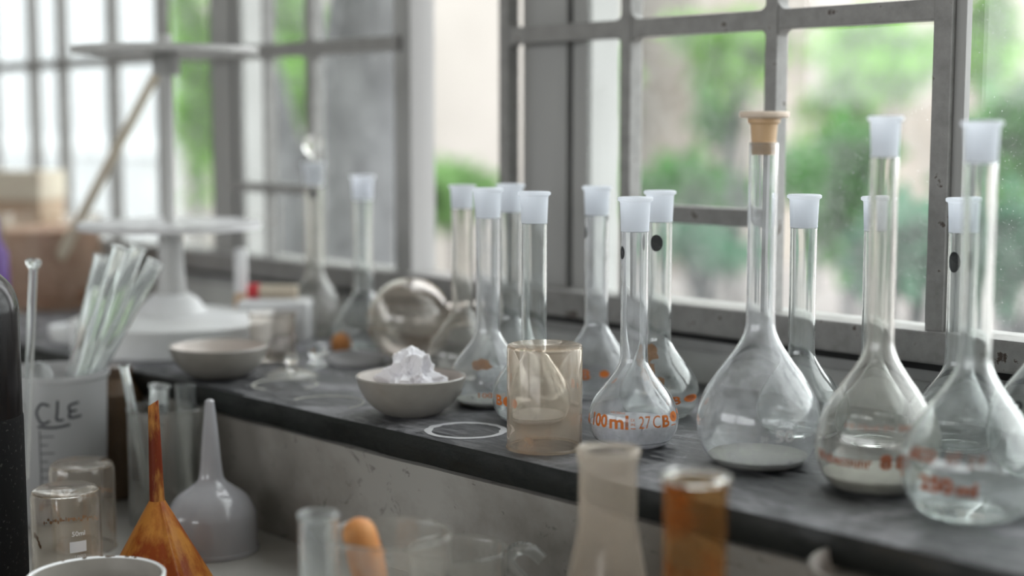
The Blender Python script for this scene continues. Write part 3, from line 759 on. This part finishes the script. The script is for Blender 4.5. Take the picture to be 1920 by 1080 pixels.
def glass_tube(label, lo, hi, r, name='glass_tube', mat='clean', flange=True, group=None, hollow=True, head=None):
    lo, hi = Vector(lo), Vector(hi); L = (hi-lo).length
    t = thing(name, label, 'tube' if name != 'stirring_rod' else 'rod', lo, 0, group)
    q = (hi-lo).to_track_quat('Z', 'Y').to_matrix().to_4x4()
    if hollow:
        pr = [(0, 0), (r*.6, .001), (r, .006), (r, L-.003), (r+(.0015 if flange else 0), L-.001), (r+(.001 if flange else 0), L), (r-.0012, L-.001), (r-.0012, .006), (r*.5, .0025), (0, .002)]
    else: pr = [(0, 0), (r, .001), (r, L), (0, L)]
    link('tube_wall', lathe('tube_wall', pr, 28, xf=q), t, mat)
    if head: link('rod_head', lathe('rod_head', [(r*1.01, L-.004), (r*1.5, L-.002), (head, L+.0005), (head*1.02, L+.003), (head*.7, L+.0048), (0, L+.005)], 28, xf=q), t, mat)
    return t
g_ = 'tubes in the plastic beaker'
AW = Vector((FW.x, FW.y, 0)).normalized()
def floor_in(lat, dep): return PP+RT*lat+AW*dep+Vector((0, 0, .006))
glass_tube('leftmost leaning glass tube in the plastic beaker', floor_in(-.018, .022), at_px(193, 478, 2165), .0072, group=g_)
glass_tube('leaning glass tube second from left in the plastic beaker', floor_in(-.010, -.022), at_px(226, 462, 2265), .0066, group=g_)
glass_tube('leaning glass tube third from left in the plastic beaker', floor_in(-.021, .008), at_px(260, 462, 2175), .0066, group=g_)
glass_tube('rightmost and thickest leaning glass tube in the plastic beaker', floor_in(-.031, -.008), at_px(292, 490, 2215), .0072, group=g_)
glass_tube('upright glass stirring rod with a flat round head by the black bottle', at_px(46, 900, 2330), at_px(63, 496, 2330), .0032, 'stirring_rod', hollow=False, head=.0062)
o = link('glass_bulb', lathe('glass_bulb', crom([(0, 0), (.004, .0), (.004, .012), (.009, .020), (.0115, .030), (.009, .040), (.003, .0445), (0, .045)], 4), 28), None, 'clean')
o.location = PP + Vector((.012, -.018, .0045+.088)); tag(o, 'clear round glass bulb poking out of the plastic beaker', 'bulb')

# black bottle at the left edge
PBK = spot(-58, 2700, CZ)
t = thing('black_bottle', 'tall dusty black bottle with rounded shoulder at the left edge', 'bottle', PBK)
rk = .0405; ht = .218-(497-235)/2700.-CZ
pk = [(0, 0), (rk-.004, 0), (rk, .004), (rk-.0002, ht*.55)] + [(rk-.026+.026*math.cos(k*PI/16), ht-.030+.030*math.sin(k*PI/16)) for k in range(0, 9)] + [(.012, ht+.002), (.012, ht+.03), (0, ht+.03)]
link('bottle_body', lathe('bottle_body', pk, 64), t, 'bakelite')
link('dusty_label', lathe('dusty_label', [(rk-.0001, .02), (rk+.0004, .021), (rk+.0003, ht*.56), (rk-.0002, ht*.57)], 64), t, 'label_black')
# two upturned glass beakers
def inv_beaker(px, s, label, mark):
    p = spot(px, s, CZ)
    t = simple_glass('upturned_beaker', label, p, .0250, .070, 'amber_film', inverted=True, group='upturned glass beakers by the black bottle')
    pr = [(.0250, 0), (.0250, .07)]
    if mark:
        link('etched_patch', wrap_texts('etched_patch', pr, az_cam(p), [('bar', 4, 32, .0270, .0350, 0)]), t, 'etched')
        link('etched_print', wrap_texts('etched_print', pr, az_cam(p), [('50ml', 8, 30, .0390, .0425, .01), ('1000', 12, 30, .0225, .0250, 0), ('dot', 14, 32, .001, .013, 0)]), t, 'etched')
    bm = bmesh.new(); az_ = az_cam(p)
    for (p0, z0, p1, z1, seed) in ((-40, .050, 70, .047, 2), (-75, .038, -50, .030, 4)):
        for k in range(26):
            rng = random.Random(seed*100+k); u_ = k/25; ph = p0+(p1-p0)*u_; z = z0+(z1-z0)*u_+rng.uniform(-.0015, .0015)+.003*math.sin(u_*PI); w_ = rng.uniform(1, 3.4); h_ = rng.uniform(.0006, .0019)
            wrap_add(bm, [(.5+.5*math.cos(j), .5+.5*math.sin(j)) for j in range(6)], [tuple(range(6))], pr, az_, ph-w_, ph+w_, z-h_, z+h_, eps=-.0018)
    me = bpy.data.meshes.new('rust_spots'); bm.to_mesh(me); bm.free(); o = link('rust_spots', me, t, 'rust'); o['kind'] = 'stuff'
    return t
inv_beaker(128, 2560, 'front upturned glass beaker with etched white patch', True)
inv_beaker(158, 2380, 'rear upturned glass beaker half behind the etched one', False)
# chipped enamel dish, bottom left
PD = spot(184, 3000, CZ)
ed = dish('enamel_dish', 'grey-white chipped enamel dish at the bottom left corner', PD, .0430, .0530, .024, mat='white', inmat='porcelain')
bm = bmesh.new(); rng = random.Random(12); ab = az_cam(PD)+PI
for k in range(14):
    a = ab+R(rng.uniform(-38, 30)); rr = .0430-.0010+rng.uniform(-.0006, .0004)
    g = bmesh.ops.create_icosphere(bm, subdivisions=1, radius=1)
    sx, sy = rng.uniform(.0009, .0034), rng.uniform(.0006, .0010)
    for v in g['verts']:
        c = v.co; x, y, z = rr+c.x*sy, c.y*sx, .0534+c.z*.0007
        v.co = (x*math.cos(a)-y*math.sin(a), x*math.sin(a)+y*math.cos(a), z)
o = link('rim_chips', finish(bm, 'rim_chips'), ed, 'brownglass'); o['kind'] = 'stuff'
# orange stained funnel (upside down, with a rib)
PFN = spot(299, 2620, CZ)
t = thing('stained_funnel', 'orange-stained plastic funnel standing upside down, stem up', 'funnel', PFN)
bm = bmesh.new(); segs = 160; rows = []
prof = [(.0410, 0), (.0415, .003), (.0390, .006), (.0055, .0665)]
azf = az_cam(PFN)
for r, z in prof:
    row = []
    for i in range(segs):
        a = 2*PI*i/segs; d = abs((a-azf-R(22)+PI) % (2*PI)-PI); rr = r*(1+.11*max(0, 1-abs(d)/.16))
        row.append(bm.verts.new((rr*math.cos(a), rr*math.sin(a), z)))
    rows.append(row)
for A, B in zip(rows, rows[1:]):
    for i in range(segs): j = (i+1) % segs; bm.faces.new((A[i], A[j], B[j], B[i]))
g = bmesh.ops.solidify(bm, geom=bm.faces[:], thickness=.0014)
cone = link('funnel_cone', finish(bm, 'funnel_cone', angle=50), t, 'orange')
bm = bmesh.new(); ringsF = []
for k in range(9):
    z = .0662+(.139-.0662)*k/8; r = .0053-.0016*k/8
    ringsF.append([bm.verts.new((r*math.cos(2*PI*i/20)-.0018*k/8, r*math.sin(2*PI*i/20), z-(0 if k < 8 else .004*(1-math.cos(2*PI*i/20-azf-1.2))/2*1.2))) for i in range(20)])
for A, B in zip(ringsF, ringsF[1:]):
    for i in range(20): j = (i+1) % 20; bm.faces.new((A[i], A[j], B[j], B[i]))
bmesh.ops.solidify(bm, geom=bm.faces[:], thickness=.0010)
link('funnel_stem', finish(bm, 'funnel_stem', angle=50), t, 'orange_dark')
# white funnel upside down
PW = spot(399, 2390, CZ)
t = thing('white_funnel', 'glossy white funnel standing upside down behind the orange one', 'funnel', PW)
pw = [(.0335, 0), (.0355, .001), (.0358, .006), (.0352, .026), (.0335, .034), (.027, .044), (.017, .051), (.0112, .056), (.0088, .064), (.0060, .095), (.0035, .119), (.0018, .1205), (0, .1206)]
link('funnel_body', lathe('funnel_body', [pw[0]]+crom(pw[1:11], 3)+pw[11:], 64), t, 'white_funnel')
link('funnel_rim', lathe('funnel_rim', [(.0335, 0), (.0362, 0), (.0368, .002), (.0360, .0042), (.0350, .0042)], 64, closed=True), t, 'white_funnel')
# jar with tubes, behind orange funnel
PG = spot(318, 2240, CZ)
simple_glass('tall_jar', 'clear glass jar holding short tubes behind the orange funnel', PG, .0325, .100, 'haze', cat='jar')
g_ = 'tubes in the clear jar'
glass_tube('short glass tube with a wide mouth at the jar middle', PG+Vector((-.010, -.008, .004)), at_px(299, 722, 2260), .0080, group=g_)
glass_tube('short upright glass tube at the right side of the jar', PG+Vector((.010, .012, .004)), at_px(347, 720, 2230), .0085, group=g_, flange=False)
glass_tube('thin glass tube slanting left out of the clear jar', PG+Vector((.006, -.018, .004)), at_px(232, 684, 2290), .0036, group=g_)
# brown bottle behind
o = link('brown_bottle', lathe('brown_bottle', [(0, 0), (.022, 0), (.024, .003), (.024, .095), (.012, .108), (.012, .118), (0, .118)], 36), None, 'brownglass'); o.location = spot(228, 2080, CZ)
tag(o, 'brown bottle standing between the plastic beaker and the jar', 'bottle')

# ------------------------------------------------------------------ LOWER COUNTER, blurred foreground
def erlenmeyer(label, p, rn, rbm, zn, zt, mat):
    t = thing('conical_flask', label, 'flask', p, 0, 'conical flasks on the lower counter')
    pr = [(0, 0), (rbm-.004, 0)]+crom([(rbm-.0015, .001), (rbm, .006), (rbm-.003, .014), (rn+(rbm-rn)*.42, zn*.52), (rn+(rbm-rn)*.10, zn*.86), (rn, zn)], 4)+[(rn, zt-.005), (rn+.0010, zt-.003), (rn+.0011, zt)]
    link('flask_body', lathe('flask_body', shell(pr, .0014, .002), 60), t, mat)
    rl = lathe('flask_lip', [(rn-.0012, zt+.0008), (rn+.0006, zt+.0008), (rn+.0017, zt+.0016), (rn+.0017, zt+.0030), (rn+.0006, zt+.0036), (rn-.0012, zt+.0028)], 60, closed=True)
    link('flask_lip', rl, t, 'milky' if mat == 'milky' else 'haze'); return t
erlenmeyer('blurred milky conical flask at the bottom centre right', spot(1137, 3300, CZ), .0166, .042, .112, .1500, 'milky')
erlenmeyer('blurred brown-stained conical flask at the bottom right', spot(1297, 3700, CZ), .0158, .034, .110, .1565, 'brown')
dish('grinding_bowl', 'blurred grey porcelain bowl at the bottom right corner', spot(1670, 3560, CZ), .0450, .104, .030, mat='porcelain')
# large beaker with rubber pipette
PLB = spot(735, 3280, CZ)
simple_glass('spouted_beaker', 'large blurred clear beaker at the bottom centre', PLB, .0345, .104, 'haze')
hi = at_px(668, 978, 3330); lo = PLB+Vector((.004, .004, .004))
t = thing('rubber_pipette', 'orange rubber-topped pipette standing in the large beaker', 'pipette', lo)
q = (hi-lo).to_track_quat('Z', 'Y').to_matrix().to_4x4(); L = (hi-lo).length
link('pipette_stem', lathe('pipette_stem', [(0, 0), (.0020, 0), (.0040, .03), (.0042, L-.035), (0, L-.035)], 20, xf=q), t, 'cream')
link('rubber_teat', lathe('rubber_teat', [(0, L-.056), (.0050, L-.056)]+crom([(.0080, L-.045), (.0100, L-.030), (.0100, L-.012), (.0085, L-.003), (.004, L+.001), (0, L+.002)], 4), 28, xf=q), t, 'rubber')
simple_glass('measuring_tube', 'blurred upright measuring tube left of the large beaker', spot(603, 3450, CZ), .0105, .126, 'clean', cat='tube', seg=36)
simple_glass('spare_beaker', 'blurred glass beaker behind the large one, hazy', spot(860, 3050, CZ), .0300, .076, 'haze')
# small round glass with bent neck
pc = spot(1000, 2960, CZ)
t = thing('bent_neck_bulb', 'small clear glass bulb with a bent neck, bottom centre', 'glassware', pc)
link('glass_dome', lathe('glass_dome', [(.019, 0), (.0195, .002)]+[(.019*math.cos(k*PI/16), .004+.026+.0165*math.sin(k*PI/16)) for k in range(8)]+[(0, .0465), (0, .045)]+[(.0176*math.cos(k*PI/16), .004+.026+.0150*math.sin(k*PI/16)) for k in range(7, -1, -1)]+[(.018, 0)], 44, closed=True), t, 'clean')
bm = bmesh.new(); path = crom([(-.005, -.001, .044), (-.012, -.006, .052), (-.014, -.008, .060), (-.009, -.006, .066), (-.002, -.001, .066), (.005, .003, .060)], 4)
for a_, b_ in zip(path, path[1:]): add_tube(bm, a_, b_, .0042, .0042, 16, cap=False)
bmesh.ops.remove_doubles(bm, verts=bm.verts, dist=.0003)
link('bent_neck', finish(bm, 'bent_neck'), t, 'clean')

# ------------------------------------------------------------------ OUTSIDE
ZG = -.5
struct('ground', box('ground', -16, 8, 1.3, 22, ZG-.1, ZG), 'paving')
def px_y(px, py, Y): return on_y(px, py, Y)
b = thing('white_building', 'bright whitewashed building close outside the left windows', 'building', (0, 0, 0))
xr = on_y(332, 200, 3.0).x
link('wall_block', box('wall_block', xr-6, xr, 3.0, 5.0, ZG, 4.2), b, 'bldg')
zb_ = on_y(260, 272, 3.0).z
link('side_wall', box('side_wall', xr+.001, xr+.04, 3.0, 5.5, ZG, 4.2), b, 'bldg3')
link('ledge_band', box('ledge_band', xr-6, xr+.01, 2.97, 2.999, zb_-.03, zb_+.03), b, 'band')
link('parapet', box('parapet', xr-6.1, xr+.08, 2.92, 5.08, 4.2, 4.35), b, 'band')
c = thing('garden_building', 'cream rendered building beyond the shrubs', 'building', (0, 0, 0))
link('wall_block', box('wall_block', xr-3.5, xr+.35, 5.6, 13.5, ZG, 3.4), c, 'bldg2')
link('roof_slab', box('roof_slab', xr-3.6, xr+.6, 5.5, 13.6, 3.4, 3.55), c, 'band')

def trunk(name, label, pts, cat='tree', group=None):
    bm = bmesh.new(); prev = None; n = 16; P_ = [Vector(p[:3]) for p in pts]
    path = crom([tuple(p) for p in pts], 5)
    for i, (x, y, z, r) in enumerate(path):
        row = [bm.verts.new((x+r*(1+.08*noise.noise(Vector((math.cos(2*PI*k/n)*2, math.sin(2*PI*k/n)*2, z*3))))*math.cos(2*PI*k/n), y+r*math.sin(2*PI*k/n), z)) for k in range(n)]
        if prev:
            for k in range(n): bm.faces.new((prev[k], prev[(k+1) % n], row[(k+1) % n], row[k]))
        else: bm.faces.new(row[::-1])
        prev = row
    bm.faces.new(prev)
    return finish(bm, name, angle=80)
YT = 2.0
tr = thing('forked_tree', 'grey forked tree trunk just outside the middle window', 'tree', (0, 0, 0))
A = lambda px, py, r: (*on_y(px, py, YT), r)
a0 = on_y(668, 700, YT); link('main_trunk', trunk('main_trunk', '', [(a0.x, a0.y, ZG, .10), A(672, 560, .088), A(676, 350, .084), A(680, 150, .082), A(712, 0, .096), A(750, -140, .090), A(800, -500, .07)]), tr, 'bark')
a1 = on_y(590, 700, YT+.05)
link('side_trunk', trunk('side_trunk', '', [(a1.x, a1.y+.05, ZG, .085), (*on_y(585, 520, YT+.05), .080), (*on_y(566, 380, YT+.05), .062), (*on_y(530, 240, YT+.05), .035), (*on_y(496, 90, YT+.05), .026), (*on_y(460, -100, YT+.05), .022)]), tr, 'bark')
link('inner_trunk', trunk('inner_trunk', '', [(*on_y(590, 560, YT+.1), .07), (*on_y(590, 380, YT+.1), .058), (*on_y(604, 250, YT+.1), .040), (*on_y(626, 100, YT+.1), .036), (*on_y(650, -60, YT+.1), .034)]), tr, 'bark')

def shrub(label, px, py, Y, rx, ry, nleaf, size, mat, seed, long=1.6, stem_r=.012):
    c = on_y(px, py, Y); s = F/((c-Vector((0, 0, H))).dot(FW)); ax, az_ = rx/s, ry/s
    rng = random.Random(seed)
    t = thing('shrub', label, 'shrub', (c.x, c.y, ZG), 0, 'shrubs outside the windows')
    bm = bmesh.new(); cz = c.z-ZG
    cl = [Vector((rng.gauss(0, .42), rng.gauss(0, .42), rng.gauss(0, .42))) for _ in range(14)]
    for i in range(nleaf):
        k = cl[i % 14]; v = k+Vector((rng.gauss(0, .22), rng.gauss(0, .22), rng.gauss(0, .22)))
        p = Vector((v.x*ax, v.y*ax, cz+v.z*az_))
        if p.z < .02: p.z = .02+rng.random()*.1
        d = Vector((rng.gauss(0, 1), rng.gauss(0, 1), rng.gauss(-.3, .8))).normalized()
        sd = d.cross(Vector((rng.gauss(0, 1), rng.gauss(0, 1), rng.gauss(0, 1)))).normalized()
        L = size*rng.uniform(.6, 1.3); W = L/long/2
        a_ = bm.verts.new(p); b_ = bm.verts.new(p+d*L*.45+sd*W); c_ = bm.verts.new(p+d*L); e_ = bm.verts.new(p+d*L*.45-sd*W)
        bm.faces.new((a_, b_, c_, e_))
    me = bpy.data.meshes.new('foliage'); bm.to_mesh(me); bm.free()
    o = link('foliage', me, t, mat); o['kind'] = 'stuff'
    bm = bmesh.new()
    for k in cl[:7]:
        m_ = Vector((k.x*ax*.4, k.y*ax*.4, cz*.55)); add_tube(bm, (0, 0, 0), m_, stem_r, stem_r*.7, 8); add_tube(bm, m_, (k.x*ax, k.y*ax, max(.1, cz+k.z*az_)), stem_r*.7, stem_r*.3, 8)
    link('stems', finish(bm, 'stems'), t, 'bark')
SH = [
 ('narrow yellow-green shrub showing behind the pipette stand', 360, 170, 2.55, 26, 230, 800, .06, 'leaf_a'),
 ('light yellow-green shrub in the fork of the grey tree', 545, 110, 3.0, 52, 170, 1400, .07, 'leaf_a'),
 ('mid green low shrub seen through the open bay', 860, 352, 3.7, 95, 34, 800, .08, 'leaf_d'),
 ('yellow-green shrub right of the broad middle post', 1122, 210, 3.6, 40, 180, 800, .08, 'leaf_a'),
 ('leafy shrub at the top of the first clear bay', 1385, 85, 4.3, 85, 65, 560, .09, 'leaf_a'),
 ('drooping green shrub in the middle of the first clear bay', 1345, 185, 5.2, 36, 80, 300, .09, 'leaf_b'),
 ('broad green shrub low in the first clear bay', 1310, 350, 4.6, 115, 38, 800, .09, 'leaf_b'),
 ('blue-green shrub near the sill of the first clear bay', 1330, 460, 3.4, 100, 34, 200, .07, 'leaf_c'),
 ('bright green shrub filling the top of the second clear bay', 1640, 130, 4.2, 115, 85, 950, .09, 'leaf_a'),
 ('mid green shrub left in the second clear bay', 1525, 330, 5.4, 50, 50, 320, .09, 'leaf_b'),
 ('vivid green upright plant in the second clear bay', 1598, 370, 3.5, 30, 105, 520, .10, 'leaf_b'),
 ('blue-green low plant behind the lettered flask', 1700, 460, 2.4, 85, 55, 520, .06, 'leaf_c'),
 ('bright green shrub at the top right corner', 1850, 60, 5.2, 60, 95, 700, .09, 'leaf_a'),
 ('dull green shrub behind the nearest large flask', 1885, 285, 4.4, 60, 80, 520, .10, 'leaf_b'),
 ('blue-green plant low at the right edge', 1905, 470, 3.7, 70, 55, 420, .07, 'leaf_c'),
]
for i, a in enumerate(SH): shrub(*a, seed=40+i, long=1.6)
